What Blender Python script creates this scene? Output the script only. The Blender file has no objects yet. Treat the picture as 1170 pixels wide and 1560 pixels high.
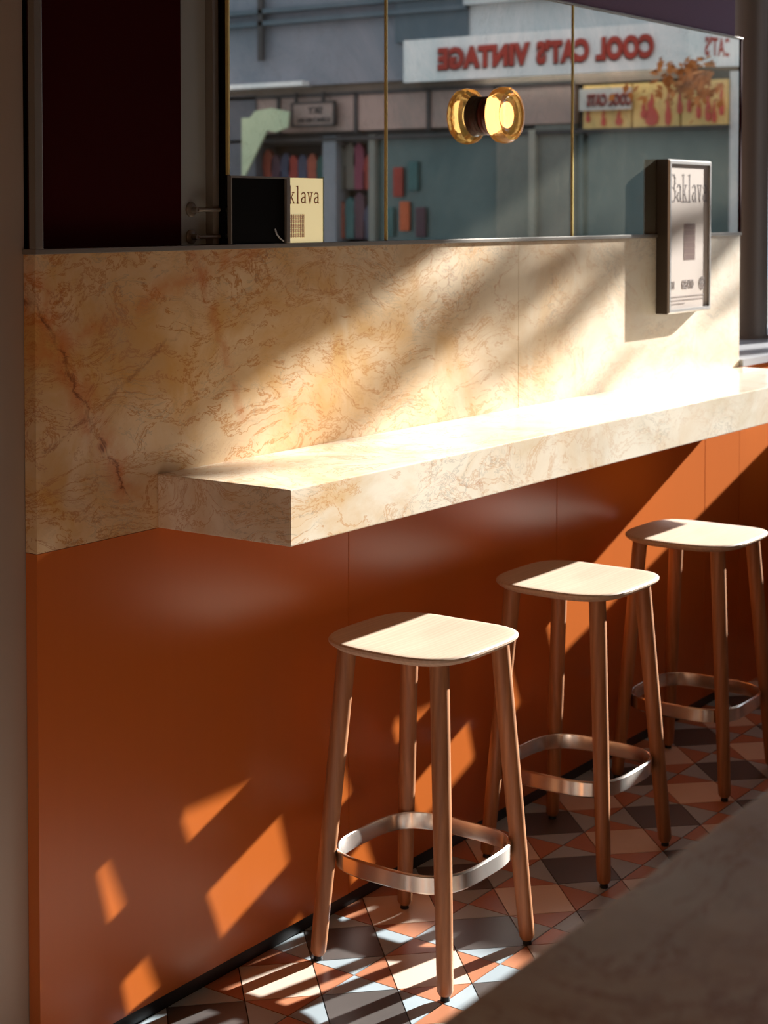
import bpy, bmesh, math, random
from math import radians as R_, pi, sin, cos
from mathutils import Vector, Matrix, noise
random.seed(7)
C = bpy.context.scene.collection
S = bpy.context.scene

# ------------------------------------------------------------------ helpers
def link(name, me, parent=None, mats=()):
    o = bpy.data.objects.new(name, me); C.objects.link(o)
    if parent: o.parent = parent
    for m in mats: me.materials.append(m)
    return o
def obj(name, bm, mats, parent=None, smooth=False):
    bmesh.ops.recalc_face_normals(bm, faces=bm.faces[:])
    me = bpy.data.meshes.new(name); bm.to_mesh(me); bm.free()
    if smooth:
        for p in me.polygons: p.use_smooth = True
        try: me.set_sharp_from_angle(angle=R_(38))
        except Exception: pass
    if not isinstance(mats, (list, tuple)): mats = [mats]
    return link(name, me, parent, mats)
def tag(o, label=None, cat=None, group=None, kind=None):
    if label: o['label'] = label
    if cat: o['category'] = cat
    if group: o['group'] = group
    if kind: o['kind'] = kind
    return o
def thing(name, loc, label, cat, group=None):
    o = bpy.data.objects.new(name, None); C.objects.link(o); o.location = loc
    o.empty_display_size = .05
    return tag(o, label, cat, group)
def box(bm, x0, x1, y0, y1, z0, z1, bev=0, mi=0):
    vs = [bm.verts.new(p) for p in ((x0,y0,z0),(x1,y0,z0),(x1,y1,z0),(x0,y1,z0),(x0,y0,z1),(x1,y0,z1),(x1,y1,z1),(x0,y1,z1))]
    fs = [bm.faces.new([vs[i] for i in f]) for f in ((0,3,2,1),(4,5,6,7),(0,1,5,4),(1,2,6,5),(2,3,7,6),(3,0,4,7))]
    for f in fs: f.material_index = mi
    if bev:
        es = list({e for f in fs for e in f.edges})
        bmesh.ops.bevel(bm, geom=es, offset=bev, segments=2, affect='EDGES', profile=.6)
    return fs
def boxobj(name, dims, m, parent=None, bev=0):
    bm = bmesh.new(); box(bm, *dims, bev=bev); return obj(name, bm, m, parent)
def struct(name, dims, m, bev=0):
    return tag(boxobj(name, dims, m, None, bev), kind='structure')
def prism(bm, pts, z0, z1, mi=0):
    a = [bm.verts.new((x, y, z0)) for x, y in pts]; b = [bm.verts.new((x, y, z1)) for x, y in pts]
    n = len(pts); fs = [bm.faces.new(a[::-1]), bm.faces.new(b)]
    for i in range(n): fs.append(bm.faces.new((a[i], a[(i+1)%n], b[(i+1)%n], b[i])))
    for f in fs: f.material_index = mi
    return fs
def loft(bm, rings, closed_ends=True, wrap=False):
    R = [[bm.verts.new(p) for p in r] for r in rings]; n = len(R[0])
    rng = range(len(R)) if wrap else range(len(R)-1)
    for k in rng:
        A, B = R[k], R[(k+1) % len(R)]
        for i in range(n): bm.faces.new((A[i], A[(i+1)%n], B[(i+1)%n], B[i]))
    if closed_ends and not wrap:
        bm.faces.new(R[0][::-1]); bm.faces.new(R[-1])
def rod(bm, a, b, ra, rb, n=20, extra=()):
    a, b = Vector(a), Vector(b); d = (b-a).normalized()
    u = d.orthogonal().normalized(); v = d.cross(u)
    prof = [(0, ra), (1, rb)] if not extra else list(extra)
    loft(bm, [[tuple(a+(b-a)*t + (u*cos(2*pi*i/n)+v*sin(2*pi*i/n))*r) for i in range(n)] for t, r in prof])
def lathe_y(bm, cx, cz, prof, n=48):           # profile (y, radius), axis along y
    loft(bm, [[(cx+r*cos(2*pi*i/n), y, cz+r*sin(2*pi*i/n)) for i in range(n)] for y, r in prof])
def textmesh(name, s, size, m, parent, extrude=.002, offset=0.0, mirror=False, width=None, mtx=None, spacing=1.0):
    cu = bpy.data.curves.new(name, 'FONT'); cu.body = s; cu.size = size; cu.extrude = extrude; cu.offset = offset
    cu.align_x = 'CENTER'; cu.space_character = spacing; cu.resolution_u = 4
    t = bpy.data.objects.new(name, cu); C.objects.link(t)
    bpy.context.view_layer.update()
    me = bpy.data.meshes.new_from_object(t.evaluated_get(bpy.context.evaluated_depsgraph_get()))
    bpy.data.objects.remove(t); bpy.data.curves.remove(cu)
    xs = [v.co.x for v in me.vertices]; w = max(xs)-min(xs); mid = (max(xs)+min(xs))/2
    k = (width/w) if width else 1
    for v in me.vertices: v.co.x = (v.co.x-mid)*k*(-1 if mirror else 1)
    if mirror: me.flip_normals()
    if mtx: me.transform(mtx)
    me.materials.clear(); return link(name, me, parent, [m])
FACE_NEG_Y = Matrix.Rotation(pi/2, 4, 'X')                       # lettering that faces -y
def face_dir(ang):                                               # lettering that faces the horizontal direction ang
    return Matrix.Rotation(ang + pi/2, 4, 'Z') @ Matrix.Rotation(pi/2, 4, 'X')

# ------------------------------------------------------------------ materials
def srgb(r, g, b):
    f = lambda c: (c/255/12.92) if c/255 <= .04045 else ((c/255+.055)/1.055)**2.4
    return (f(r), f(g), f(b), 1)
class NT:
    def __init__(s, name):
        s.m = bpy.data.materials.new(name); s.m.use_nodes = True; s.t = s.m.node_tree; s.b = s.t.nodes['Principled BSDF']
    def n(s, typ, **k):
        o = s.t.nodes.new(typ)
        for a, v in k.items():
            if a.startswith('i_'): o.inputs[a[2:].replace('_', ' ')].default_value = v
            else: setattr(o, a, v)
        return o
    def l(s, a, b): s.t.links.new(a, b)
    def ramp(s, fac, stops, interp='LINEAR'):
        r = s.t.nodes.new('ShaderNodeValToRGB'); r.color_ramp.interpolation = interp
        e = r.color_ramp.elements
        while len(e) < len(stops): e.new(.5)
        for i, (p, c) in enumerate(stops):
            e[i].position = p; e[i].color = c if len(c) == 4 else (*c, 1)
        s.l(fac, r.inputs[0]); return r.outputs[0]
    def mix(s, fac, a, b, mode='MIX'):
        x = s.t.nodes.new('ShaderNodeMix'); x.data_type = 'RGBA'; x.blend_type = mode
        for sock, v in ((x.inputs[0], fac), (x.inputs[6], a), (x.inputs[7], b)):
            if hasattr(v, 'links'): s.l(v, sock)
            else: sock.default_value = v
        return x.outputs[2]
    def math(s, op, a, b=None, c=None, clamp=False):
        x = s.t.nodes.new('ShaderNodeMath'); x.operation = op; x.use_clamp = clamp
        for i, v in enumerate((a, b, c)):
            if v is None: continue
            if hasattr(v, 'links'): s.l(v, x.inputs[i])
            else: x.inputs[i].default_value = v
        return x.outputs[0]
    def coord(s, kind='Object', scale=(1,1,1), rot=(0,0,0), loc=(0,0,0)):
        tc = s.t.nodes.new('ShaderNodeTexCoord'); mp = s.t.nodes.new('ShaderNodeMapping')
        mp.inputs['Scale'].default_value = scale; mp.inputs['Rotation'].default_value = rot; mp.inputs['Location'].default_value = loc
        s.l(tc.outputs[kind], mp.inputs[0]); return mp.outputs[0]
    def noise(s, vec, scale, detail=4, rough=.55, dist=0.0):
        x = s.n('ShaderNodeTexNoise'); s.l(vec, x.inputs['Vector'])
        x.inputs['Scale'].default_value = scale; x.inputs['Detail'].default_value = detail
        x.inputs['Roughness'].default_value = rough; x.inputs['Distortion'].default_value = dist
        return x.outputs[0]
    def bump(s, h, strength=.2, dist=.002):
        b = s.n('ShaderNodeBump'); b.inputs['Strength'].default_value = strength; b.inputs['Distance'].default_value = dist
        s.l(h, b.inputs['Height']); s.l(b.outputs[0], s.b.inputs['Normal'])
def plain(name, col, rough=.5, metal=0.0, var=.06, scale=20, spec=.5, coat=0.0):
    t = NT(name); v = t.coord(); f = t.noise(v, scale, 3)
    dark = tuple(c*(1-var) for c in col[:3])+(1,); lite = tuple(min(1, c*(1+var)) for c in col[:3])+(1,)
    t.l(t.mix(f, dark, lite), t.b.inputs['Base Color'])
    t.b.inputs['Roughness'].default_value = rough; t.b.inputs['Metallic'].default_value = metal
    t.b.inputs['Specular IOR Level'].default_value = spec; t.b.inputs['Coat Weight'].default_value = coat
    return t.m

def marble(name, base_a, base_b, rust_amt=1.0, rough=.32, crack=False, rot=(0, R_(0), 0), offs=(0,0,0)):
    t = NT(name)
    v0 = t.coord(loc=offs)
    # warp the coordinates
    wn = t.n('ShaderNodeTexNoise'); t.l(v0, wn.inputs['Vector']); wn.inputs['Scale'].default_value = 2.6; wn.inputs['Detail'].default_value = 5
    sub = t.n('ShaderNodeVectorMath', operation='SUBTRACT'); t.l(wn.outputs[1], sub.inputs[0]); sub.inputs[1].default_value = (.5,.5,.5)
    sc = t.n('ShaderNodeVectorMath', operation='SCALE'); t.l(sub.outputs[0], sc.inputs[0]); sc.inputs['Scale'].default_value = .22
    ad = t.n('ShaderNodeVectorMath', operation='ADD'); t.l(v0, ad.inputs[0]); t.l(sc.outputs[0], ad.inputs[1])
    mp = t.n('ShaderNodeMapping'); t.l(ad.outputs[0], mp.inputs[0])
    mp.inputs['Rotation'].default_value = (0, R_(38), 0); mp.inputs['Scale'].default_value = (1.0, 1.6, 2.6)
    vec = mp.outputs[0]
    cloud = t.noise(vec, 3.0, 6, .6)
    # ochre patches
    patch = t.noise(ad.outputs[0], 4.2, 6, .6, .6)
    sx = t.n('ShaderNodeSeparateXYZ'); t.l(t.coord(), sx.inputs[0])
    leftness = t.math('MULTIPLY_ADD', sx.outputs[0], -.42, 2.02, clamp=True)      # stone is rustier at its left end
    leftness = t.math('MAXIMUM', leftness, .22)
    base = t.ramp(cloud, [(.32, base_a), (.5, base_b), (.68, tuple(min(1, c*1.07) for c in base_b[:3]))])
    base = t.mix(t.math('MULTIPLY', leftness, .75*rust_amt if rust_amt > .8 else .2), base, t.ramp(cloud, [(.3, srgb(206, 164, 106)), (.65, srgb(228, 192, 138))]))
    pm = t.ramp(patch, [(.42, (0,0,0)), (.64, (1,1,1))])
    pf = t.math('MULTIPLY', t.math('MULTIPLY', pm, leftness), .95*rust_amt, clamp=True)
    c1 = t.mix(pf, base, srgb(208, 158, 84))
    # thin ridged veins, several scales
    def ridge(vv, scale, detail, width, dist=0.3, rough=.6):
        n1 = t.noise(vv, scale, detail, rough, dist)
        d = t.math('ABSOLUTE', t.math('SUBTRACT', n1, .5))
        return t.math('SUBTRACT', 1.0, t.math('DIVIDE', d, width), clamp=True)
    mask1 = t.ramp(t.noise(v0, 2.3, 2), [(.42, (0,0,0)), (.62, (1,1,1))])
    r1 = t.math('MULTIPLY', ridge(vec, 3.9, 13, .016, .8, .70), t.math('MULTIPLY', leftness, 1.05*rust_amt), clamp=True)
    c2 = t.mix(r1, c1, srgb(188, 122, 50))
    r1b = t.math('MULTIPLY', ridge(vec, 2.2, 12, .010, 1.6, .7), t.math('MULTIPLY', mask1, t.math('MULTIPLY', leftness, .9*rust_amt)), clamp=True)
    c2 = t.mix(r1b, c2, srgb(168, 92, 44))
    r2 = t.math('MULTIPLY', ridge(vec, 5.5, 12, .016, 1.4, .7), .5)
    r2 = t.math('MULTIPLY', r2, t.ramp(t.noise(v0, 3.7, 2), [(.45, (0,0,0)), (.6, (1,1,1))]), clamp=True)
    c3 = t.mix(r2, c2, srgb(132, 126, 118))
    gr = t.math('MULTIPLY', t.ramp(t.noise(ad.outputs[0], 2.1, 5, .6, .4), [(.52, (0,0,0)), (.7, (1,1,1))]), .35)
    c4 = t.mix(gr, c3, srgb(196, 188, 172))
    if crack:   # the long rusty fissure at the left end of the splashback
        jn = t.math('MULTIPLY', t.math('SUBTRACT', t.noise(v0, 16, 9, .75, .8), .5), .075)
        brk = t.ramp(t.noise(v0, 22, 4), [(.38, (.15,.15,.15)), (.55, (1,1,1))])
        def line(ax, az, bx, bz, w, z_lo, z_hi, col, cin, amt):
            L = math.hypot(bx-ax, bz-az); nx, nz = (bz-az)/L, -(bx-ax)/L
            d = t.math('ADD', t.math('MULTIPLY', sx.outputs[0], nx), t.math('MULTIPLY_ADD', sx.outputs[2], nz, -(ax*nx+az*nz)))
            d = t.math('ABSOLUTE', t.math('ADD', d, jn))
            f = t.math('SUBTRACT', 1.0, t.math('DIVIDE', d, w), clamp=True)
            g = t.math('MULTIPLY', t.math('GREATER_THAN', sx.outputs[2], z_lo), t.math('LESS_THAN', sx.outputs[2], z_hi))
            return t.mix(t.math('MULTIPLY', t.math('MULTIPLY', t.math('MULTIPLY', f, g), brk), amt), cin, col)
        c4 = line(2.03, 1.34, 2.245, .99, .045, .985, 1.45, srgb(200, 108, 44), c4, .7)
        c4 = line(2.03, 1.34, 2.245, .99, .006, .985, 1.38, srgb(110, 58, 28), c4, .9)
        c4 = line(2.02, 1.09, 2.36, 1.28, .006, 1.1, 1.3, srgb(140, 84, 48), c4, .6)
        c4 = line(2.04, 1.28, 2.62, 1.46, .030, 1.2, 1.45, srgb(204, 120, 56), c4, .5)
        c4 = line(2.42, 1.45, 2.56, 1.12, .020, 1.1, 1.45, srgb(196, 112, 50), c4, .5)
    t.l(c4, t.b.inputs['Base Color'])
    t.b.inputs['Roughness'].default_value = rough
    t.b.inputs['Specular IOR Level'].default_value = .45
    return t.m

CR_A = srgb(222, 210, 190); CR_B = srgb(234, 227, 212)
M = {}
M['marble'] = marble('cream_marble', CR_A, CR_B, 1.0, .30, crack=True)
M['marble_shelf'] = marble('cream_marble_shelf', srgb(220, 208, 184), srgb(234, 227, 210), .6, .17, offs=(3.3, 1.2, .7))
M['marble_table'] = marble('cream_marble_table', srgb(214, 200, 172), srgb(238, 228, 204), .75, .4, offs=(7.3, 4.2, 1.7))

def lacquer():
    t = NT('orange_lacquer')
    v = t.coord(scale=(14, 14, .5)); f = t.noise(v, 3, 4)
    v2 = t.coord(scale=(1, 1, 1)); f2 = t.noise(v2, 2.2, 3)
    t.l(t.mix(f, srgb(191, 99, 36), srgb(196, 103, 39)), t.b.inputs['Base Color'])
    t.b.inputs['Roughness'].default_value = .3
    t.b.inputs['Specular IOR Level'].default_value = .6
    return t.m
M['orange'] = lacquer()
M['black'] = plain('black_skirting', srgb(24, 22, 22), .35)
M['blackm'] = plain('matt_black', srgb(8, 6, 6), .9, spec=.1)
M['steel'] = plain('brushed_steel_dark', srgb(120, 108, 98), .45, .55, .05, 30)
M['post'] = plain('grey_painted_post', srgb(166, 150, 136), .42, .1, .04, 12)
M['sill'] = plain('grey_metal_sill', srgb(170, 170, 172), .38, .3, .04, 8)
M['frame'] = plain('bronze_frame', srgb(140, 132, 122), .35, .5, .03, 10)
M['silver'] = plain('silver_frame', srgb(196, 190, 184), .3, .7, .03, 10)
M['framedark'] = plain('dark_bronze_frame', srgb(64, 52, 42), .4, .3, .03, 10)
M['maroon'] = plain('maroon_panel', srgb(52, 4, 6), .8, 0, .1, 5, .05)
M['jamb'] = plain('grey_jamb', srgb(160, 168, 168), .4, .1, .06, 6)
M['purple'] = plain('plum_fabric_wall', srgb(142, 118, 152), .8, 0, .25, 260)
M['brass'] = plain('aged_brass', srgb(240, 214, 136), .25, .4, .15, 40)
M['plaster'] = plain('warm_plaster', srgb(132, 84, 62), .8, 0, .03, 4)
M['ceil'] = plain('ceiling_paint', srgb(150, 130, 116), .85, 0, .03, 4)
M['rubber'] = plain('black_rubber', srgb(20, 18, 18), .6)
M['paper'] = plain('poster_paper', srgb(226, 208, 196), .7, 0, .04, 6)
M['ink'] = plain('brown_ink', srgb(158, 118, 108), .7)
M['inkg'] = plain('grey_ink', srgb(170, 152, 146), .7)
M['asphalt'] = plain('street_asphalt', srgb(112, 108, 104), .85, 0, .15, 60)
M['pave'] = plain('pavement', srgb(168, 162, 154), .8, 0, .08, 30)

def steel_ring():
    t = NT('polished_steel'); v = t.coord(scale=(1,1,60)); f = t.noise(v, 6, 2)
    t.b.inputs['Base Color'].default_value = srgb(238, 230, 220); t.b.inputs['Metallic'].default_value = 1
    t.b.inputs['Roughness'].default_value = .25; t.b.inputs['Anisotropic'].default_value = .85; t.b.inputs['Anisotropic Rotation'].default_value = .25
    tg = t.n('ShaderNodeTangent'); tg.direction_type = 'RADIAL'; tg.axis = 'Z'; t.l(tg.outputs[0], t.b.inputs['Tangent'])
    return t.m
M['ring'] = steel_ring()

def wood(name, axis, ca, cb, cc, rough=.5):
    t = NT(name); sc = {'z': (1, 1, .07), 'x': (.07, 1, 1)}[axis]
    v = t.coord(scale=sc); info = t.n('ShaderNodeObjectInfo')
    n1 = t.noise(v, 34, 5, .6, 1.2)
    w = t.n('ShaderNodeTexWave'); w.wave_type = 'BANDS'; w.bands_direction = 'Y'
    t.l(v, w.inputs[0]); w.inputs['Scale'].default_value = 26; w.inputs['Distortion'].default_value = 6; w.inputs['Detail'].default_value = 3; w.inputs['Detail Scale'].default_value = 1.2
    a = t.ramp(n1, [(.3, ca), (.62, cb)])
    b = t.mix(t.math('MULTIPLY', w.outputs[1], .35), a, cc)
    fine = t.noise(t.coord(scale=tuple(s*1 for s in sc)), 220, 2)
    b = t.mix(t.math('MULTIPLY', t.ramp(fine, [(.5, (0,0,0)), (.75, (1,1,1))]), .25), b, cc)
    t.l(b, t.b.inputs['Base Color']); t.b.inputs['Roughness'].default_value = rough
    t.bump(n1, .08, .001)
    return t.m
M['wood_leg'] = wood('oak_leg', 'z', srgb(166, 112, 74), srgb(184, 130, 90), srgb(122, 76, 46), .45)
M['wood_seat'] = wood('oak_seat', 'x', srgb(198, 174, 150), srgb(206, 184, 160), srgb(182, 154, 128), .5)

def tile(name, col, rough=.38):
    t = NT(name); g = t.n('ShaderNodeNewGeometry'); v = t.coord(); f = t.noise(v, 9, 4)
    rnd = t.math('MULTIPLY_ADD', g.outputs['Random Per Island'], .22, .89)
    base = t.mix(f, tuple(c*.9 for c in col[:3])+(1,), tuple(min(1, c*1.08) for c in col[:3])+(1,))
    mx = t.n('ShaderNodeVectorMath', operation='SCALE'); t.l(base, mx.inputs[0]); t.l(rnd, mx.inputs['Scale'])
    t.l(mx.outputs[0], t.b.inputs['Base Color']); t.b.inputs['Roughness'].default_value = rough
    t.bump(t.noise(v, 60, 3), .05, .001)
    return t.m
TILES = [plain('dark_grout', srgb(34, 30, 28), .8), tile('tile_cream', srgb(222, 202, 182)), tile('tile_grey', srgb(82, 77, 74)),
         tile('tile_terracotta', srgb(186, 122, 88)), tile('tile_blue_grey', srgb(164, 178, 184))]

def mirror_mat():
    t = NT('antique_mirror')
    v = t.coord()
    f = t.noise(v, 3.2, 8, .65, 1.0)
    st = t.ramp(f, [(.35, (0,0,0)), (.75, (1,1,1))])
    fine = t.ramp(t.noise(v, 30, 8, .7, .5), [(.5, (0,0,0)), (.8, (1,1,1))])
    tint = t.mix(t.ramp(t.noise(v, 1.6, 9, .7, .6), [(.38, (0,0,0)), (.62, (1,1,1))]), srgb(192, 204, 200), srgb(244, 238, 228))
    t.l(tint, t.b.inputs['Base Color']); t.b.inputs['Metallic'].default_value = 1; t.b.inputs['Roughness'].default_value = .012
    d = t.n('ShaderNodeBsdfDiffuse'); d.inputs['Color'].default_value = srgb(150, 150, 136)
    m = t.n('ShaderNodeMixShader')
    dirt = t.math('MULTIPLY_ADD', t.math('MULTIPLY', st, fine), .26, .13)
    t.l(dirt, m.inputs[0]); t.l(t.b.outputs[0], m.inputs[1]); t.l(d.outputs[0], m.inputs[2])
    t.l(m.outputs[0], t.t.nodes['Material Output'].inputs[0])
    return t.m
M['mirror'] = mirror_mat()
def glass_pane():
    t = NT('clear_pane'); t.b.inputs['Base Color'].default_value = (1,1,1,1); t.b.inputs['Roughness'].default_value = .03
    gl = t.n('ShaderNodeBsdfGlossy'); gl.inputs['Roughness'].default_value = .04; gl.inputs['Color'].default_value = (1,1,1,1)
    tr = t.n('ShaderNodeBsdfTransparent'); tr.inputs[0].default_value = (.95,.95,.94,1)
    m = t.n('ShaderNodeMixShader'); m.inputs[0].default_value = .13; t.l(tr.outputs[0], m.inputs[1]); t.l(gl.outputs[0], m.inputs[2])
    t.l(m.outputs[0], t.t.nodes['Material Output'].inputs[0]); return t.m
M['pane'] = glass_pane()
def emit(name, col, strength, base=None):
    t = NT(name); t.b.inputs['Base Color'].default_value = base or col
    t.b.inputs['Emission Color'].default_value = col; t.b.inputs['Emission Strength'].default_value = strength
    t.b.inputs['Roughness'].default_value = .4; return t.m
M['bulb'] = emit('glowing_diffuser', (1, .80, .50, 1), 2.6)
M['glowpaper'] = emit('added_glow_film', srgb(240, 222, 168), .62, srgb(240, 226, 180))  # emission added so the poster film looks bright in the shade
def amber():
    t = NT('amber_glass'); t.b.inputs['Base Color'].default_value = (1, .48, .12, 1)
    t.b.inputs['Transmission Weight'].default_value = 1; t.b.inputs['Roughness'].default_value = .06; t.b.inputs['IOR'].default_value = 1.3
    t.bump(t.noise(t.coord(), 70, 3), .25, .002)
    t.b.inputs['Emission Color'].default_value = (1, .5, .12, 1); t.b.inputs['Emission Strength'].default_value = .06
    return t.m
M['amber'] = amber()
M['stem'] = plain('oxblood_stem', srgb(92, 26, 14), .3, .1)

# ------------------------------------------------------------------ room shell
X0, X1 = 2.013, 4.991              # wall ends seen
PITCH = .1058
def build_floor():
    bm = bmesh.new()
    ox, oy, a = 2.659, -.2045, .1056
    def poly(pts, mi, inset=.0012):
        cx = sum(p[0] for p in pts)/len(pts); cy = sum(p[1] for p in pts)/len(pts)
        n = len(pts); out = []
        # inset each edge inward
        lines = []
        for i in range(n):
            x0, y0 = pts[i]; x1, y1 = pts[(i+1)%n]
            L = math.hypot(x1-x0, y1-y0); nx, ny = -(y1-y0)/L, (x1-x0)/L
            if (cx-x0)*nx+(cy-y0)*ny < 0: nx, ny = -nx, -ny
            lines.append((nx, ny, nx*x0+ny*y0+inset))
        for i in range(n):
            a1, b1, c1 = lines[i-1]; a2, b2, c2 = lines[i]; D = a1*b2-a2*b1
            out.append(((c1*b2-c2*b1)/D, (a1*c2-a2*c1)/D))
        if sum(out[i][0]*out[(i+1)%n][1]-out[(i+1)%n][0]*out[i][1] for i in range(n)) < 0: out = out[::-1]
        top = [bm.verts.new((x, y, 0)) for x, y in out]; bot = [bm.verts.new((x, y, -.004)) for x, y in out]
        fs = [bm.faces.new(top)]
        for i in range(n): fs.append(bm.faces.new((bot[i], bot[(i+1)%n], top[(i+1)%n], top[i])))
        for f in fs: f.material_index = mi
    for I in range(-15, 14):
        for J in range(-16, 1):
            cx, cy = 2*I+1, 2*J+1                        # diamond centre
            P = lambda i, j: (ox+i*a, oy+j*a)
            cream = ((I+J) % 2 == 1)
            if P(cx, cy)[1] > .12 or P(cx+1, cy)[0] > 5.75: continue
            poly([P(cx-1,cy), P(cx,cy-1), P(cx+1,cy), P(cx,cy+1)], 1 if cream else 2)
            for dx in (-1, 1):
                for dy in (-1, 1):
                    ni, nj = (cx+dx)//2, (cy+dy)//2       # the lattice node this corner belongs to
                    odd = (ni+nj) % 2
                    sgn = dx*dy                            # direction from node is (-dx,-dy): same sign product
                    terra = (sgn > 0) if odd else (sgn < 0)
                    poly([P(cx+dx,cy+dy), P(cx,cy+dy), P(cx+dx,cy)], 3 if terra else 4)
    box(bm, -2.0, 6.2, -5.6, .1, -.06, -.0022, mi=0)
    return tag(obj('floor', bm, TILES), kind='structure')
build_floor()
struct('ceiling', (-2.1, 6.1, -5.6, .4, 3.2, 3.3), M['ceil'])
struct('wall_back', (-2.1, -2.0, -5.6, .4, -.06, 3.2), M['plaster'])
struct('wall_left', (-2.0, 6.1, -5.6, -5.5, -.06, 3.2), M['plaster'])
# core of the wall in view, and its plum upper field
struct('wall_right', (-2.0, 4.975, .062, .30, 0, 3.2), M['plaster'])
struct('trim_1', (2.03, 4.93, -.004, .06, 2.066, 3.2), M['purple'])
# street front: low wall with clipped corner, lintel, side field
bm = bmesh.new()
lw = [(5.0, 0), (5.0, .62), (6.65, .62), (6.65, .0), (6.0, -.5), (6.0, -3.3), (5.71, -3.3), (5.71, -.39), (6.27, 0)]
prism(bm, lw, -.02, 1.03); tag(obj('wall_front', bm, M['orange']), kind='structure')
bm = bmesh.new()
prism(bm, [(4.994, -.012), (4.994, .64), (6.68, .64), (6.68, -.01), (6.03, -.51), (6.03, -3.3), (5.70, -3.3), (5.70, -.395), (6.262, -.004)], 1.03, 1.052)
tag(obj('windowsill', bm, M['sill']), 'grey metal sill on the low orange wall below the street opening', 'sill')
struct('wall_front_upper', (5.9, 6.1, -5.5, .3, 2.75, 3.2), M['plaster'])
struct('wall_front_side', (5.9, 6.1, -5.5, -3.3, -.02, 2.75), M['plaster'])
struct('trim_2', (5.72, 6.12, -3.36, -3.3, 1.052, 2.75), M['jamb'])
# skirting
struct('baseboard_right', (X0+.004, 6.1, .006, .018, 0, .034), M['black'], .002)

# wall cladding panels, orange lacquer
seams = [X0, 2.917, 3.829, 4.741, 5.0]
labs = ['wide orange lacquered wall panel at the left end, under the overhanging marble corner',
        'orange lacquered wall panel behind the nearest and middle stools',
        'orange lacquered wall panel behind the farthest stool',
        'narrow orange lacquered wall panel at the right edge, crossed by a sunlit band']
for i in range(4):
    bm = bmesh.new()
    if i: box(bm, seams[i]+.0012, seams[i+1]-.0012, 0, .06, .03, .9265, bev=.0012)
    else: prism(bm, [(X0,0),(seams[1]-.0012,0),(seams[1]-.0012,.06),(2.06,.06),(2.06,.028),(X0,.028)], .03, .9265)
    tag(obj('wall_panel', bm, M['orange']), labs[i], 'panel', 'orange lacquered panels under the marble shelf')

# marble splashback
bm = bmesh.new()
prism(bm, [(X0,0),(3.63,0),(3.63,.06),(2.06,.06),(2.06,.028),(X0,.028)], .9275, 1.446); box(bm, 3.6312, X1, 0, .06, .9275, 1.446, bev=.0015)
tag(obj('marble_splashback', bm, M['marble']), 'tall cream marble splashback with rust veins between mirror and orange panels', 'splashback')
# marble shelf
bm = bmesh.new(); box(bm, 2.316, X1, -.3185, -.0008, .9275, 1.0290, bev=.0022)
tag(obj('marble_shelf', bm, M['marble_shelf']), 'thick cream marble bar shelf projecting from the wall above the stools', 'shelf')

# ------------------------------------------------------------------ mirror
mr = thing('wall_mirror', (3.5, 0, 1.45), 'long antiqued wall mirror with brass seams above the marble splashback', 'mirror')
def at(o, p):
    o.location = (-p.location.x, -p.location.y, -p.location.z); return o
def child(name, dims, m, parent, bev=0):
    return at(boxobj(name, dims, m, parent, bev), parent)
joints = [2.522, 3.057, 3.904, 4.984]
for i in range(3):
    child('mirror_pane', (joints[i]+.003, joints[i+1]-.003, 0, .02, 1.456, 2.060), M['mirror'], mr)
for i, x in enumerate(joints[:3]):
    z0 = 1.592 if i == 0 else 1.456
    child('brass_seam', (x-.003, x+.003, -.003, .004 if i == 0 else .02, z0, 2.060), M['brass'], mr, .0008)
child('edge_strip', (4.981, 4.989, -.004, .03, 1.456, 2.060), M['maroon'], mr)  # maroon stands in for orange reflected in the mirror's edge
child('bottom_rail', (2.010, 4.991, -.006, .028, 1.4465, 1.4555), M['frame'], mr, .001)
child('top_rail', (2.008, 4.991, -.006, .06, 2.060, 2.066), M['frame'], mr, .001)
# the dark bay left of the mirror
bay = thing('window_bay', (2.2, .02, 1.456), 'dark maroon bay panel in a grey steel frame left of the mirror', 'panel')
child('steel_stile', (2.010, 2.028, -.006, .010, 1.456, 2.060), M['frame'], bay, .001)
child('maroon_panel', (2.0285, 2.410, .022, .034, 1.456, 2.060), M['maroon'], bay)
child('grey_jamb', (2.4105, 2.490, .030, .050, 1.456, 2.060), M['jamb'], bay)
child('jamb_flange', (2.4905, 2.508, .012, .050, 1.456, 2.060), M['frame'], bay, .001)
child('shadow_gap', (2.5085, 2.5185, .004, .050, 1.456, 2.060), M['blackm'], bay)
# brackets + black box
for k, z in enumerate((1.524, 1.4715)):
    b = thing('standoff_bracket', (2.445, .03, z), ['upper', 'lower'][k]+' steel standoff bracket between grey jamb and black box', 'bracket')
    bm = bmesh.new(); loft(bm, [[(2.445+.014*cos(2*pi*i/24)*s, y, z+.014*sin(2*pi*i/24)*s) for i in range(24)] for y, s in ((.030, 1), (.026, 1), (.024, .8))])
    at(obj('flange', bm, M['frame'], b, True), b)
    bm = bmesh.new(); rod(bm, (2.445, .012, z), (2.519, .012, z), .0042, .0042, 12); rod(bm, (2.445, .026, z), (2.445, .010, z), .006, .006, 12)
    at(obj('rod', bm, M['frame'], b, True), b)
bb = thing('display_box', (2.61, 0, 1.456), 'small open black display box in a grey frame beside the yellow poster', 'box')
bm = bmesh.new()
x0, x1, z0, z1 = 2.519, 2.705, 1.4562, 1.591
w1 = .012
box(bm, x0, x0+.003, -.010, -.0006, z0, z1); box(bm, x1-w1, x1, -.010, -.0006, z0, z1, bev=.0008); box(bm, x0+.003, x1-w1, -.010, -.0006, z1-.004, z1)
at(obj('box_frame', bm, M['frame'], bb), bb)
child('box_face', (x0+.003, x1-w1, -.004, -.0008, z0, z1-.004), M['blackm'], bb)
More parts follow.
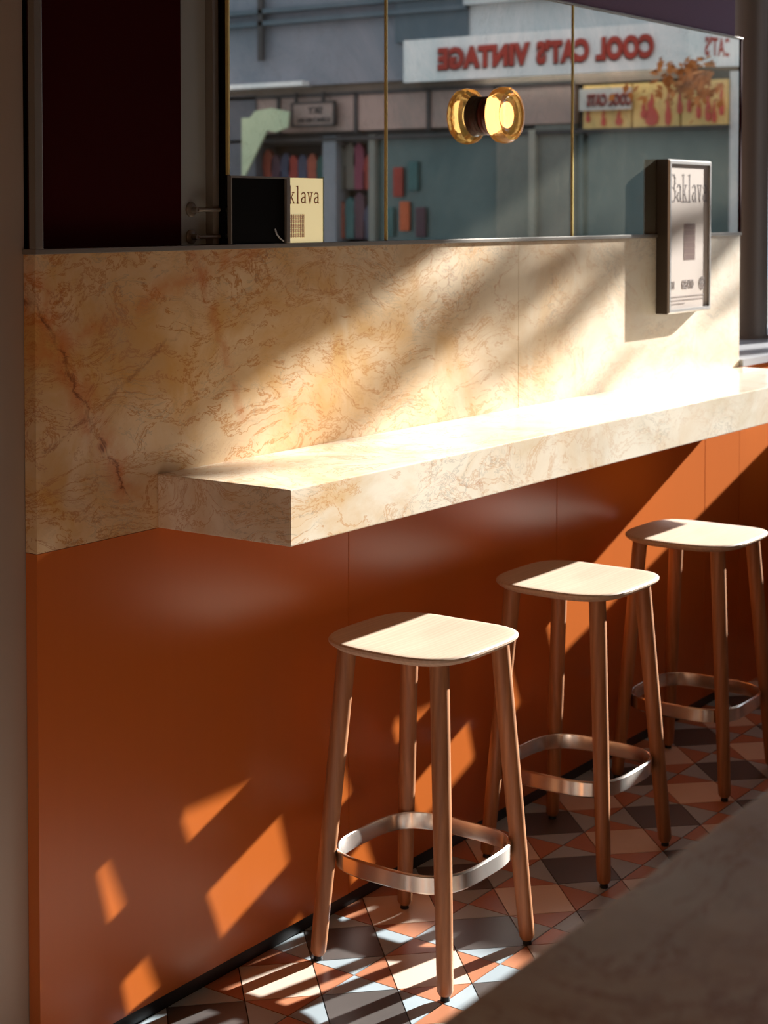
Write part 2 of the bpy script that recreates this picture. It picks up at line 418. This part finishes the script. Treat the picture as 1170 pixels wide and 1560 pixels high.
bm = bmesh.new(); pts = [(2.660, 1.485), (2.665, 1.475), (2.674, 1.467), (2.688, 1.460)]
for (a, b_), (c, d) in zip(pts, pts[1:]): rod(bm, (a, -.006, b_), (c, -.006, d), .0016, .0016, 8)
at(tag(obj('cable', bm, M['sill'], bb, True), 'grey bent cable'), bb)
yp = thing('glow_poster', (2.765, 0, 1.456), 'pale yellow poster with added glow, ending in lava lettering, right of the black box', 'poster')
child('film', (2.7055, 2.822, -.0035, -.0006, 1.4562, 1.590), M['glowpaper'], yp)
child('glass_edge', (2.822, 2.826, -.004, -.0006, 1.4562, 1.593), plain('green_glass_edge', srgb(150, 170, 160), .2), yp)
INK = plain('rust_ink', srgb(176, 112, 78), .7)

# slab-serif letters as stroke boxes (x, z in em units); each stroke = (x0,z0,x1,z1,width)
GL = {
 'B': (.62, [(.10,.0,.10,1,.12),(.0,.98,.40,.98,.06),(.0,.02,.42,.02,.06),(.1,.52,.40,.52,.05),(.40,.98,.52,.86,.09),(.52,.86,.52,.66,.11),(.52,.66,.40,.52,.09),(.40,.52,.56,.38,.09),(.56,.38,.56,.16,.11),(.56,.16,.42,.02,.09)]),
 'a': (.52, [(.08,.54,.18,.62,.07),(.18,.62,.32,.62,.06),(.32,.62,.40,.54,.08),(.40,.54,.40,.06,.10),(.40,.03,.50,.03,.05),(.38,.38,.18,.34,.06),(.18,.34,.08,.24,.08),(.08,.24,.08,.12,.09),(.08,.12,.18,.03,.07),(.18,.03,.40,.12,.06)]),
 'k': (.56, [(.12,.0,.12,1,.10),(.0,.98,.14,.98,.05),(.0,.02,.24,.02,.05),(.14,.26,.40,.60,.06),(.24,.36,.46,.02,.08),(.30,.62,.50,.62,.05),(.34,.02,.56,.02,.05)]),
 'l': (.34, [(.16,.0,.16,1,.10),(.02,.98,.18,.98,.05),(.02,.02,.30,.02,.05)]),
 'v': (.52, [(.10,.62,.27,.02,.09),(.27,.02,.42,.62,.06),(.0,.63,.20,.63,.05),(.32,.63,.52,.63,.05)]),
}
def slab_text(s, x, z, h, wtot, y, m, parent, name='lettering'):
    W = sum(GL[c][0]+.08 for c in s)-.08; k = wtot/W; bm = bmesh.new(); cx = x
    for c in s:
        for (a, b, c2, d, w) in GL[c][1]:
            p = Vector((cx+a*k, z+b*h)); q = Vector((cx+c2*k, z+d*h)); dd = (q-p)
            if dd.length < 1e-6: continue
            n = Vector((-dd.y, dd.x)).normalized()
            ww = w*(k if abs(dd.y) > abs(dd.x) else h)*.5; e = dd.normalized()*ww*.5
            P = [p-e+n*ww, p-e-n*ww, q+e-n*ww, q+e+n*ww]
            vs = [bm.verts.new((u.x, y, u.y)) for u in P]; v2 = [bm.verts.new((u.x, y+.0006, u.y)) for u in P]
            bm.faces.new(vs); bm.faces.new(v2[::-1])
            for i in range(4): bm.faces.new((vs[i], v2[i], v2[(i+1)%4], vs[(i+1)%4]))
        cx += (GL[c][0]+.08)*k
    return at(obj(name, bm, m, parent), parent)
def weave(x0, x1, z0, z1, y, m, parent, nx, rows, gap=.10):
    bm = bmesh.new(); rh = (z1-z0)/rows
    for r in range(rows):
        a = z0+r*rh+rh*gap; b = z0+(r+1)*rh-rh*gap*.6
        for k in range(4):
            h = (b-a)/4
            box(bm, x0, x1, y, y+.0004, a+h*k, a+h*k+h*.42)
    for i in range(nx+1):
        x = x0+(x1-x0)*i/nx; box(bm, x-.0007, x+.0007, y-.0001, y+.0004, z0, z1)
    return at(obj('woven_grid', bm, m, parent), parent)
slab_text('klava', 2.7075, 1.537, .036, .102, -.0042, INK, yp)
weave(2.7055, 2.757, 1.467, 1.515, -.0042, INK, yp, 9, 5)

# ------------------------------------------------------------------ framed poster box
pb = thing('poster_frame', (4.54, 0, 1.226), 'framed paper poster box hanging across mirror and marble at the right', 'poster')
px0, px1, pz0, pz1, pf = 4.398, 4.684, 1.2262, 1.6705, -.042
bm = bmesh.new(); fw = .016
# mitred frame: outer box shell with chamfer
def ring_rect(ins, y): return [(px0+ins, y, pz0+ins), (px1-ins, y, pz0+ins), (px1-ins, y, pz1-ins), (px0+ins, y, pz1-ins)]
loft(bm, [ring_rect(.0012, -.0008), ring_rect(.0, -.0008), ring_rect(0, pf+.0055), ring_rect(.0012, pf+.0055)], closed_ends=False)
at(obj('frame', bm, M['framedark'], pb), pb)
bm = bmesh.new()
loft(bm, [ring_rect(0, pf+.0055), ring_rect(.0045, pf), ring_rect(.0125, pf), ring_rect(.0125, pf+.0055)], closed_ends=False)
at(tag(obj('frame_lip', bm, M['silver'], pb), 'bright silver frame lip'), pb)
fw = .0125
child('back_board', (px0+.003, px1-.003, -.006, -.0008, pz0+.003, pz1-.003), M['framedark'], pb)
child('paper', (px0+fw-.001, px1-fw+.001, pf+.0068, pf+.0085, pz0+fw-.001, pz1-fw+.001), M['paper'], pb)
bm = bmesh.new(); g = [(px0+fw-.001, pz0+fw-.001), (px1-fw+.001, pz0+fw-.001), (px1-fw+.001, pz1-fw+.001), (px0+fw-.001, pz1-fw+.001)]
bm.faces.new([bm.verts.new((a, pf+.0042, b)) for a, b in g])
me = bpy.data.meshes.new('glass'); bm.to_mesh(me); bm.free(); at(link('glass', me, pb, [M['pane']]), pb)
yy = pf+.0060
slab_text('Baklava', px0+.018, 1.548, .080, .250, yy, M['inkg'], pb)
weave(4.508, 4.582, 1.379, 1.486, yy, M['ink'], pb, 10, 6)
def ptext(s, w, h, x, z):
    t = textmesh('lettering', s, h*1.35, M['inkg'], pb, .0004, .0006, width=w, mtx=Matrix.Translation((x, yy, z)) @ FACE_NEG_Y); return at(t, pb)
ptext('31', .018, .024, 4.436, 1.297); ptext('GELATO', .078, .027, 4.535, 1.296)
bm = bmesh.new()
for rr in (.019, .011):
    n = 24
    loft(bm, [[(4.632+r*cos(2*pi*i/n), y, 1.309+r*sin(2*pi*i/n)) for i in range(n)] for r, y in ((rr, yy), (rr, yy-.0006), (rr-.003, yy-.0006), (rr-.003, yy))], closed_ends=False)
box(bm, 4.630, 4.634, yy-.0006, yy, 1.290, 1.328); box(bm, 4.614, 4.650, yy-.0006, yy, 1.307, 1.311)
at(obj('round_emblem', bm, M['inkg'], pb), pb)
bm = bmesh.new()
for r in range(3):
    x = 4.424
    while x < 4.424+(.21 if r < 2 else .09):
        w = random.uniform(.006, .016); box(bm, x, x+w, yy-.0004, yy, 1.272-r*.010, 1.2755-r*.010); x += w+.004
at(obj('small_print', bm, M['paper'] if False else M['inkg'], pb), pb)

# ------------------------------------------------------------------ amber lamp on the mirror
lp = thing('wall_lamp', (3.475, 0, 1.752), 'round amber glass wall lamp glowing on the mirror', 'lamp')
LX, LZ = 3.475, 1.752
bm = bmesh.new(); lathe_y(bm, LX, LZ, [(-.0006, .044), (-.006, .047), (-.010, .044), (-.016, .047), (-.022, .044), (-.030, .050), (-.036, .044)])
at(obj('stem', bm, M['stem'], lp, True), lp)
bm = bmesh.new()
lathe_y(bm, LX, LZ, [(-.037, .040), (-.034, .056), (-.038, .0655), (-.052, .0685), (-.066, .0665), (-.074, .060), (-.0755, .052), (-.070, .047), (-.066, .040), (-.064, .001)])
at(obj('glass_disc', bm, M['amber'], lp, True), lp)
bm = bmesh.new(); lathe_y(bm, LX, LZ, [(-.046, .0005), (-.046, .030), (-.050, .033), (-.055, .033), (-.060, .028), (-.062, .0005)])
at(obj('diffuser', bm, M['bulb'], lp, True), lp)

# ------------------------------------------------------------------ bar stools
def superell(cx, cy, s, n, N=72):
    out = []
    for i in range(N):
        t = 2*pi*i/N; c, s_ = cos(t), sin(t)
        out.append((cx+s*math.copysign(abs(c)**(2/n), c), cy+s*math.copysign(abs(s_)**(2/n), s_)))
    return out
def make_stool(loc, label):
    g = 'oak bar stools in a row under the marble shelf'
    t = thing('bar_stool', loc, label, 'stool', g)
    ZT = .660
    bm = bmesh.new(); hs = .168
    prof = [(.02, 0), (.25, 0), (.5, 0), (.72, 0), (.88, 0), (.955, -.0002), (.985, -.0012), (1.0, -.0038), (1.0, -.0085), (.985, -.0115), (.93, -.018), (.80, -.0205), (.4, -.0215), (.02, -.0215)]
    rings = []
    for k, s_ in prof:
        r = []
        for x, y in superell(0, 0, hs*k, 3.6):
            d = -.0075*max(0, 1-(y/hs)**2*.9)*max(0, 1-.35*(x/hs)**2) if True else 0
            lift = .0035*(x/hs)**2
            r.append((x, y, ZT+d+s_+lift*.0+(.004 if False else .0)))
        rings.append(r)
    # keep the rim level: subtract dip smoothly towards the rim
    for (k, s_), r in zip(prof, rings):
        for i, (x, y, z) in enumerate(r):
            r[i] = (x, y, ZT + s_ - .008*(1-min(1, abs(y)/hs)**2)*(1 if k > 0 else 0)*(1-.5*k) + .0)
    loft(bm, rings)
    obj('seat', bm, M['wood_seat'], t, True)
    for sx, sy in ((-1, -1), (1, -1), (1, 1), (-1, 1)):
        a = Vector((sx*.155, sy*.155, .010)); b = Vector((sx*.112, sy*.112, ZT-.0225))
        bm = bmesh.new(); rod(bm, a, b, 0, 0, 24, extra=[(0, .0115), (.012, .0158), (.05, .0165), (.5, .0185), (1, .0195)])
        lg = obj('leg', bm, M['wood_leg'], t, True)
        bm = bmesh.new(); rod(bm, (a.x, a.y, 0), (a.x, a.y, .0115), .0095, .0085, 16)
        obj('foot_glide', bm, M['rubber'], lg, True)
    bm = bmesh.new(); N = 96
    out = superell(0, 0, .1585, 3.3, N)
    sec = [(-.003, .1905), (0, .194), (0, .224), (-.002, .2265), (-.005, .2275), (-.007, .226), (-.0075, .223), (-.0075, .194), (-.006, .191)]
    rr = []
    for i in range(N):
        x0, y0 = out[i-1]; x1, y1 = out[(i+1) % N]; tx, ty = x1-x0, y1-y0; L = math.hypot(tx, ty); nx, ny = ty/L, -tx/L
        rr.append([(out[i][0]+nx*d, out[i][1]+ny*d, z) for d, z in sec])
    loft(bm, rr, wrap=True)
    obj('foot_ring', bm, M['ring'], t, True)
    return t
def dup(root, loc, label):
    r = root.copy(); C.objects.link(r); r.location = loc; r['label'] = label
    for ch in root.children:
        c = ch.copy(); C.objects.link(c); c.parent = r
        for g_ in ch.children:
            d = g_.copy(); C.objects.link(d); d.parent = c
    return r
st = make_stool((2.829, -.257, 0), 'nearest oak bar stool with steel foot ring, fully in view left of the others')
dup(st, (3.491, -.249, 0), 'middle oak bar stool of the three, with a bright glint on its foot ring')
dup(st, (4.168, -.239, 0), 'farthest oak bar stool, at the right edge of the view')

# ------------------------------------------------------------------ foreground table and posts
tb = thing('marble_table', (1.0, -1.9, 0), 'shaded cream marble table top in the near right corner', 'table')
child('table_top', (-.5, 2.3, -2.35, -1.6145, .99, 1.03), M['marble_table'], tb, .003)
for x in (-.2, 1.9):
    child('leg', (x-.04, x+.04, -2.1, -1.9, .0, .99), M['blackm'], tb)
# steel clad pillar at the left edge
pl = thing('steel_pillar', (1.7, .03, 0), 'grey-brown steel clad pillar at the left edge', 'pillar')
child('cladding', (1.35, 2.0165, .0295, .0575, .0, 3.2), M['post'], pl, .001)
child('shadow_strip', (2.017, 2.0275, .035, .0575, 1.457, 3.2), M['blackm'], pl)
# round column on the sill
cl = thing('round_column', (5.87, .38, 1.052), 'dark grey round steel column standing on the sill at the right', 'column')
bm = bmesh.new(); N = 40
loft(bm, [[(5.87+.105*k*cos(2*pi*i/N), .385+.105*k*sin(2*pi*i/N), z) for i in range(N)] for z, k in ((1.0525, 1.06), (1.06, 1.06), (1.064, 1.0), (2.74, 1.0))])
at(obj('shaft', bm, plain('dark_column_paint', srgb(104, 90, 78), .4, .3, .04, 8), cl, True), cl)
cp = boxobj('shade_pillar', (6.36, 6.6, .06, .46, 1.052, 2.75), M['framedark'])  # out-of-view pillar added to keep sun off the round column
tag(cp, 'added unseen square dark pillar that shades the round column on the sill', 'pillar')

# ------------------------------------------------------------------ added canopy and street
cn = thing('sun_cut_canopy', (7.3, -2, 3.4), 'unseen flat canopy added to cut the sun above the street opening', 'canopy')
child('sun_cut_slab', (6.1, 8.5, -6.0, -.5, 3.43, 3.60), M['pave'], cn)  # unseen slab added to set the upper limit of the sun on the wall
child('sun_cut_edge', (8.5, 8.56, -6.0, -.5, 3.42, 3.64), M['framedark'], cn)
st_ = struct('ground', (6.2, 40, -30, 30, -.30, -.15), M['asphalt'])
struct('ground_1', (6.2, 9.0, -30, 30, -.15, -.02), M['pave'])

wallb = plain('blue_grey_render', srgb(134, 138, 148), .8, 0, .08, 3)
wallw = plain('pale_render', srgb(206, 212, 214), .8, 0, .05, 3)
walld = plain('slate_render', srgb(92, 106, 116), .8, 0, .1, 3)
mauve = plain('mauve_transom', srgb(164, 142, 134), .7, 0, .12, 5)
dkfr = plain('dark_window_bar', srgb(52, 48, 50), .6)
teal = plain('teal_shop_glass', srgb(76, 98, 98), .25, 0, .25, 2.5)
greyc = plain('grey_shop_column', srgb(120, 124, 118), .7, 0, .08, 4)
white = plain('white_sign', srgb(246, 246, 244), .6, 0, .03, 6)
redl = plain('red_letter', srgb(176, 52, 34), .6)
shad = plain('dark_letter', srgb(64, 58, 58), .6)
yell = plain('yellow_board', srgb(226, 192, 122), .6, 0, .2, 7)
flam = plain('flame_red', srgb(200, 84, 72), .6)
brown = plain('umber_patch', srgb(150, 92, 48), .8, 0, .3, 9)
pale = plain('pale_green_cloth', srgb(190, 204, 170), .7, 0, .05, 4)

b1 = thing('corner_shop_building', (12.3, -5, -.15), 'corner shop building across the street seen reversed in the mirror', 'building')
XF = 12.12
def fb(name, y0, y1, z0, z1, m, x0=XF, x1=None, lab=None):   # facade block between real y = -y1 .. -y0
    o = child(name, (x0, x1 or x0+.3, -y1, -y0, z0, z1), m, b1)
    if lab: o['label'] = lab
    return o
fb('wall', 5.52, 10.5, 2.66, 4.0, wallb, 12.05, 12.5)
fb('wall', 3.45, 5.5, 2.98, 3.9, wallw, 12.02, 12.5)
fb('wall_patch', 5.5, 6.25, 2.98, 3.62, walld, 12.0, 12.4)
fb('cornice', 3.4, 5.5, 3.25, 3.32, wallw, 11.93, 12.1)
fb('cornice', 5.5, 10.5, 3.33, 3.37, walld, 11.96, 12.1); fb('cornice', 5.5, 10.5, 3.22, 3.26, walld, 11.96, 12.1)
fb('white_ledge', 7.23, 8.4, 2.655, 2.695, white, 11.95, 12.1)
fb('drain_pipe', 7.70, 7.76, 2.9, 3.5, shad, 11.96, 12.0)
bm = bmesh.new(); zt0, zt1 = 2.245, 2.56
for y0, y1 in ((7.64, 8.9), (6.76, 7.62), (5.98, 6.74), (5.30, 5.96), (4.55, 5.28)):
    box(bm, XF, XF+.1, -y1, -y0, zt0, zt1)
at(obj('transom_panel', bm, mauve, b1), b1)
bm = bmesh.new()
for y in (7.63, 6.75, 5.97, 5.29): box(bm, XF-.02, XF+.1, -y-.018, -y+.018, zt0-.02, zt1+.02)
box(bm, XF-.02, XF+.1, -8.9, -4.55, zt1, zt1+.03); box(bm, XF-.02, XF+.1, -8.9, -3.2, zt0-.085, zt0-.055)
at(obj('window_bars', bm, dkfr, b1), b1)
fb('window_head', 3.0, 9.5, 2.14, 2.62, dkfr, XF+.09, XF+.3)
fb('beam', 3.5, 9.5, 2.56, 2.68, plain('umber_beam', srgb(120, 108, 98), .8), XF, 12.5)
fb('shop_window', 4.5, 6.6, .5, 2.2, teal, XF+.06)
fb('shop_window', 3.22, 4.45, .5, 2.2, teal, XF+.06)
fb('grey_pier', 4.95, 5.29, .3, 2.2, greyc, XF); fb('grey_pier', 4.56, 4.93, .3, 2.24, greyc, XF+.02)
fb('pier_strip', 4.90, 4.96, .3, 2.2, plain('pale_strip', srgb(160, 158, 146), .7), XF-.03, XF+.1)
fb('pale_pier', 3.02, 3.20, .3, 2.6, wallw, XF+.02, XF+.35)
fb('base_wall', 3.1, 10.5, -.15, .5, walld, XF)
fb('dark_wall', 7.9, 10.5, .5, 2.6, plain('slate_wall', srgb(96, 98, 106), .8), XF-.02, XF+.3)
fb('end_pier', 6.55, 6.62, .5, 2.2, greyc, XF, XF+.2); fb('shop_pier', 6.98, 7.13, .5, 2.2, plain('cool_grey_pier', srgb(136, 140, 148), .7), XF, XF+.2)
# window full of clothes: coloured garments on a rail
fb('shop_recess', 6.62, 7.9, .5, 2.2, plain('dark_recess', srgb(48, 42, 46), .8), XF+.28, XF+.32)
cols = [(150, 60, 52), (66, 104, 106), (128, 64, 84), (206, 120, 72), (70, 74, 96), (104, 100, 92), (160, 84, 66), (52, 88, 84), (190, 96, 60), (86, 62, 74)]
gm = [plain('garment_cloth', srgb(*c), .85, 0, .2, 10) for c in cols]
k = 0
for z in (1.28, 1.72):
    for i in range(12):
        y = -7.85+i*.107; w = .045; bm = bmesh.new(); h = random.uniform(.30, .42); yy2 = y+random.uniform(-.01, .01)
        pts = [(-.012, h), (.012, h), (.05, h-.05), (.062, h*.55), (.05, h*.5), (.045, 0), (-.045, 0), (-.05, h*.5), (-.062, h*.55), (-.05, h-.05)]
        A = [bm.verts.new((XF+.08, yy2+a, z+b)) for a, b in pts]; B = [bm.verts.new((XF+.13, yy2+a, z+b)) for a, b in pts]
        bm.faces.new(A); bm.faces.new(B[::-1])
        for j in range(len(pts)): bm.faces.new((A[j], B[j], B[(j+1)%len(pts)], A[(j+1)%len(pts)]))
        at(obj('garment', bm, gm[random.choice([0,1,2,3,4,4,5,6,7,9,9,4])], b1), b1); k += 1
for i, (y, z, c) in enumerate([(-6.25, 1.45, 8), (-6.32, 1.75, 0), (-6.08, 1.4, 9), (-6.42, 1.40, 1), (-6.16, 1.80, 1)]):
    bm = bmesh.new(); box(bm, XF+.02, XF+.05, y-.05, y+.05, z-.1, z+.16, bev=.01); at(obj('window_display', bm, gm[c], b1), b1)
# yellow flame boards over the right window
bm = bmesh.new()
for y0, y1 in ((4.03, 4.46), (3.61, 4.01), (3.21, 3.59)): box(bm, XF-.01, XF+.06, -y1, -y0, 2.19, 2.54)
at(obj('yellow_board', bm, yell, b1), b1)
def flame(y, z, h, w):
    # a licking flame outline as a solid prism facing -x
    bm = bmesh.new(); L = [(-.5, 0), (-.55, .25), (-.3, .45), (-.38, .62), (-.1, .8), (-.02, 1.0), (.12, .72), (.05, .55), (.35, .38), (.5, .2), (.42, 0), (.1, -.08), (-.2, -.08)]
    A = [bm.verts.new((XF-.025, y+a*w, z+b*h)) for a, b in L]; B = [bm.verts.new((XF-.01, y+a*w, z+b*h)) for a, b in L]
    bm.faces.new(A); bm.faces.new(B[::-1])
    for j in range(len(L)): bm.faces.new((A[j], B[j], B[(j+1)%len(L)], A[(j+1)%len(L)]))
    at(obj('painted_flame', bm, flam, b1), b1)
for y, z, h, w in ((-3.84, 2.22, .24, .11), (-3.91, 2.27, .13, .05), (-3.70, 2.22, .26, .045), (-3.60, 2.3, .18, .04), (-3.52, 2.31, .2, .035), (-3.44, 2.26, .22, .035), (-3.36, 2.24, .25, .045), (-3.31, 2.22, .16, .03), (-3.25, 2.28, .22, .035), (-4.41, 2.25, .09, .035), (-4.27, 2.22, .12, .035), (-4.13, 2.22, .11, .055)): flame(y, z, h, w)
# side face beyond the corner
bm = bmesh.new(); prism(bm, [(12.05, -3.45), (12.5, -3.6), (14.0, -3.0), (13.9, -2.72)], 3.0, 3.9); at(obj('side_wall', bm, wallw, b1), b1)
bm = bmesh.new(); prism(bm, [(12.45, -3.45), (12.6, -3.8), (14.0, -3.2), (13.9, -2.95)], -.15, 3.0); at(obj('side_wall', bm, wallw, b1), b1)

fs = thing('shop_sign', (12, -4.8, 2.63), 'long white shop sign with red lettering, seen reversed in the mirror', 'sign')
child('sign_board', (11.96, 12.0, -6.13, -3.47, 2.63, 2.99), white, fs)
bm = bmesh.new(); prism(bm, [(11.96, -3.47), (12.0, -3.47), (13.5, -2.85), (13.47, -2.80)], 2.63, 2.99)
at(obj('sign_return', bm, white, fs), fs)
def sign_text(s, yc, zc, h, width, parent, x, m1=redl, m2=shad, ang=pi, off=.013):
    Mx = Matrix.Translation((x, yc, zc)) @ face_dir(ang)
    a = at(textmesh('lettering', s, h*1.40, m1, parent, .006, off, width=width, mtx=Mx, spacing=1.08), parent)
    Mx2 = Matrix.Translation((x+.012, yc-.012, zc-.012)) @ face_dir(ang)
    b = at(textmesh('letter_shadow', s, h*1.40, m2, parent, .004, off, width=width, mtx=Mx2, spacing=1.08), parent)
sign_text('COOL', -4.004, 2.735, .165, .506, fs, 11.945)
sign_text("CAT'S", -4.562, 2.735, .165, .483, fs, 11.945)
sign_text('VINTAGE', -5.316, 2.735, .165, .90, fs, 11.945)
sign_text("COOL CAT'S", -3.285, 2.735, .14, .60, fs, 12.395, ang=math.atan2(1.5, -.62), off=.005)
sb = thing('shop_sign', (11.99, -4.24, 2.33), 'small white sign board under the long shop sign, seen reversed in the mirror', 'sign')
child('sign_board', (12.06, 12.09, -4.47, -4.01, 2.335, 2.51), plain('dull_white_board', srgb(206, 204, 198), .7), sb)
sign_text("COOL CATS", -4.19, 2.375, .09, .40, sb, 12.05, m1=plain('dull_red', srgb(150, 70, 64), .7), off=.003)
sk = thing('hanging_sign', (11.99, -7.18, 2.3), 'small framed hanging sign on the mauve transom, seen reversed in the mirror', 'sign')
child('sign_board', (12.05, 12.08, -7.42, -6.95, 2.30, 2.50), mauve, sk)
bm = bmesh.new()
for d in ((-7.43, -6.94, 2.495, 2.51), (-7.43, -6.94, 2.29, 2.305), (-7.43, -7.415, 2.29, 2.51), (-6.955, -6.94, 2.29, 2.51)): box(bm, 12.04, 12.08, *d)
for y in (-7.39, -7.08): box(bm, 12.05, 12.08, y-.01, y+.01, 2.51, 2.60)
at(obj('sign_frame', bm, dkfr, sk), sk)
at(textmesh('lettering', 'SKY', .085, dkfr, sk, .003, .001, width=.16, mtx=Matrix.Translation((12.045, -7.16, 2.405)) @ face_dir(pi)), sk)
at(textmesh('lettering', 'LUNCHEON', .06, dkfr, sk, .003, .001, width=.36, mtx=Matrix.Translation((12.045, -7.17, 2.325)) @ face_dir(pi)), sk)
# pale green banner
bm = bmesh.new(); L = [(-7.90, 1.85), (-7.86, 1.85), (-7.60, 2.26), (-7.50, 2.24), (-7.36, 2.28), (-7.34, 2.42), (-7.55, 2.46), (-7.74, 2.44), (-7.80, 2.38), (-7.90, 2.38)]
A = [bm.verts.new((11.90, a, b)) for a, b in L]; B = [bm.verts.new((11.92, a, b)) for a, b in L]
bm.faces.new(A); bm.faces.new(B[::-1])
for j in range(len(L)): bm.faces.new((A[j], B[j], B[(j+1)%len(L)], A[(j+1)%len(L)]))
at(obj('cloth_banner', bm, pale, b1), b1)

# ------------------------------------------------------------------ street tree whose leaves dapple the marble
def leaf_mat():
    t = NT('tree_leaves'); g = t.n('ShaderNodeNewGeometry')
    c = t.ramp(g.outputs['Random Per Island'], [(0, srgb(96, 92, 40)), (.5, srgb(150, 96, 40)), (1, srgb(176, 110, 50))])
    t.l(c, t.b.inputs['Base Color']); t.b.inputs['Roughness'].default_value = .6; return t.m
tr = thing('street_tree', (10.9, -1.0, -.15), 'street tree with small brown-green leaves outside the opening', 'tree')
bm = bmesh.new(); rod(bm, (10.9, -1.0, -.15), (10.95, -1.15, 3.9), .10, .06, 14)
rod(bm, (10.95, -1.15, 3.85), (10.9, -1.75, 4.9), .05, .02, 10); rod(bm, (10.95, -1.15, 3.6), (10.7, -1.9, 4.5), .035, .012, 10); rod(bm, (10.95, -1.15, 3.85), (11.2, -.6, 4.9), .045, .02, 10)
at(obj('trunk', bm, plain('tree_bark', srgb(96, 80, 66), .9, 0, .2, 12), tr, True), tr)
bm = bmesh.new()
rl = random.Random(11)
clumps = []
# clumps by where their shade falls on the stone: (x, z) there, spread across and up, leaf count
for wx, wz, sy, sz, n in [(2.08, .98, .03, .05, 150), (2.26, 1.00, .025, .035, 110), (2.38, 1.03, .015, .02, 30), (3.08, 1.15, .018, .022, 20), (3.36, 1.26, .026, .025, 34), (3.72, 1.33, .024, .025, 30),
        (3.86, 1.22, .016, .02, 18), (3.45, 1.10, .018, .02, 12), (3.62, 1.42, .02, .02, 20), (4.2, 1.40, .02, .025, 18), (4.75, 1.36, .014, .02, 12), (4.9, 1.25, .01, .02, 8), (2.85, 1.02, .016, .012, 10), (4.1, 1.06, .016, .015, 9)]:
    y = -(10.9-wx)/4.68; zc = wz+.3782*(10.9-wx)
    for _ in range(n):
        p = Vector((10.9+rl.gauss(0, .22), y+rl.gauss(0, sy), zc+rl.gauss(0, sz)))
        p.z += .3782*(p.x-10.9); p.y -= (p.x-10.9)/4.68
        u = Vector((rl.gauss(0,1), rl.gauss(0,1), rl.gauss(0,1))).normalized(); v = u.orthogonal().normalized(); L = rl.uniform(.028, .05); W = L*.5
        nn = u.cross(v)
        vs = [bm.verts.new(p+u*L), bm.verts.new(p+v*W+nn*.004), bm.verts.new(p-u*L), bm.verts.new(p-v*W+nn*.004)]
        bm.faces.new(vs)
at(tag(obj('foliage', bm, leaf_mat(), tr), kind='stuff'), tr)

bm = bmesh.new(); rod(bm, (10.95, -1.15, 2.45), (11.35, -3.1, 2.56), .035, .012, 10); at(obj('branch', bm, plain('branch_bark', srgb(96, 80, 66), .9, 0, .2, 12), tr, True), tr)
bm = bmesh.new()
for _ in range(230):
    p = Vector((11.35+rl.gauss(0, .12), -3.0-abs(rl.gauss(0, .24)), 2.46+rl.gauss(0, .085)))
    u = Vector((rl.gauss(0,1), rl.gauss(0,1), rl.gauss(0,1))).normalized(); v = u.orthogonal().normalized(); L = rl.uniform(.028, .05)
    bm.faces.new([bm.verts.new(p+u*L), bm.verts.new(p+v*L*.6), bm.verts.new(p-u*L), bm.verts.new(p-v*L*.6)])
at(tag(obj('rusty_leaves', bm, plain('rusty_leaf', srgb(190, 112, 40), .6, 0, .3, 9), tr), 'rust-coloured hanging leaves', kind='stuff'), tr)

# ------------------------------------------------------------------ light
sun = bpy.data.lights.new('sun', 'SUN'); so = bpy.data.objects.new('sun', sun); C.objects.link(so)
d = Vector((-4.68, 1.0, -1.77)).normalized()
so.rotation_euler = d.to_track_quat('-Z', 'Y').to_euler(); so.location = (12, -3, 6)
sun.energy = 21; sun.angle = R_(.6); sun.color = (1, .985, .95)
W = bpy.data.worlds.new('sky'); S.world = W; W.use_nodes = True
bg = W.node_tree.nodes['Background']; bg.inputs[0].default_value = (.78, .87, 1, 1); bg.inputs[1].default_value = 1.25
def area(name, loc, size, power, col, rot=(0,0,0)):
    l = bpy.data.lights.new(name, 'AREA'); l.energy = power; l.size = size[0]; l.shape = 'RECTANGLE'; l.size_y = size[1]; l.color = col
    o = bpy.data.objects.new(name, l); C.objects.link(o); o.location = loc; o.rotation_euler = rot; return o
area('added_fill_light', (-.6, -4.9, 1.9), (2.2, 1.4), 14, (1, .58, .31), (R_(90), 0, 0))  # unseen warm fill, added to lift the shaded wall from the room side

# ------------------------------------------------------------------ camera
cam = bpy.data.cameras.new('camera'); co = bpy.data.objects.new('camera', cam); C.objects.link(co); S.camera = co
cam.sensor_fit = 'HORIZONTAL'; cam.sensor_width = 36; cam.lens = 79.004; cam.shift_y = -.31008
co.location = (0, -2.1686, 1.52); co.rotation_euler = (R_(90-2.1093), 0, R_(35.4155-90))
cam.clip_start = .05; cam.clip_end = 200
cam.dof.use_dof = True; cam.dof.focus_distance = 3.1; cam.dof.aperture_fstop = 9.0
S.view_settings.view_transform = 'Standard'; S.view_settings.look = 'None'; S.view_settings.gamma = 1
S.view_settings.exposure = -0.12; S.view_settings.use_curve_mapping = False
S.cycles.use_denoising = True
S.cycles.caustics_reflective = False; S.cycles.caustics_refractive = False
S.cycles.max_bounces = 12; S.cycles.diffuse_bounces = 6; S.cycles.glossy_bounces = 6; S.cycles.transmission_bounces = 8
S.cycles.sample_clamp_indirect = 8
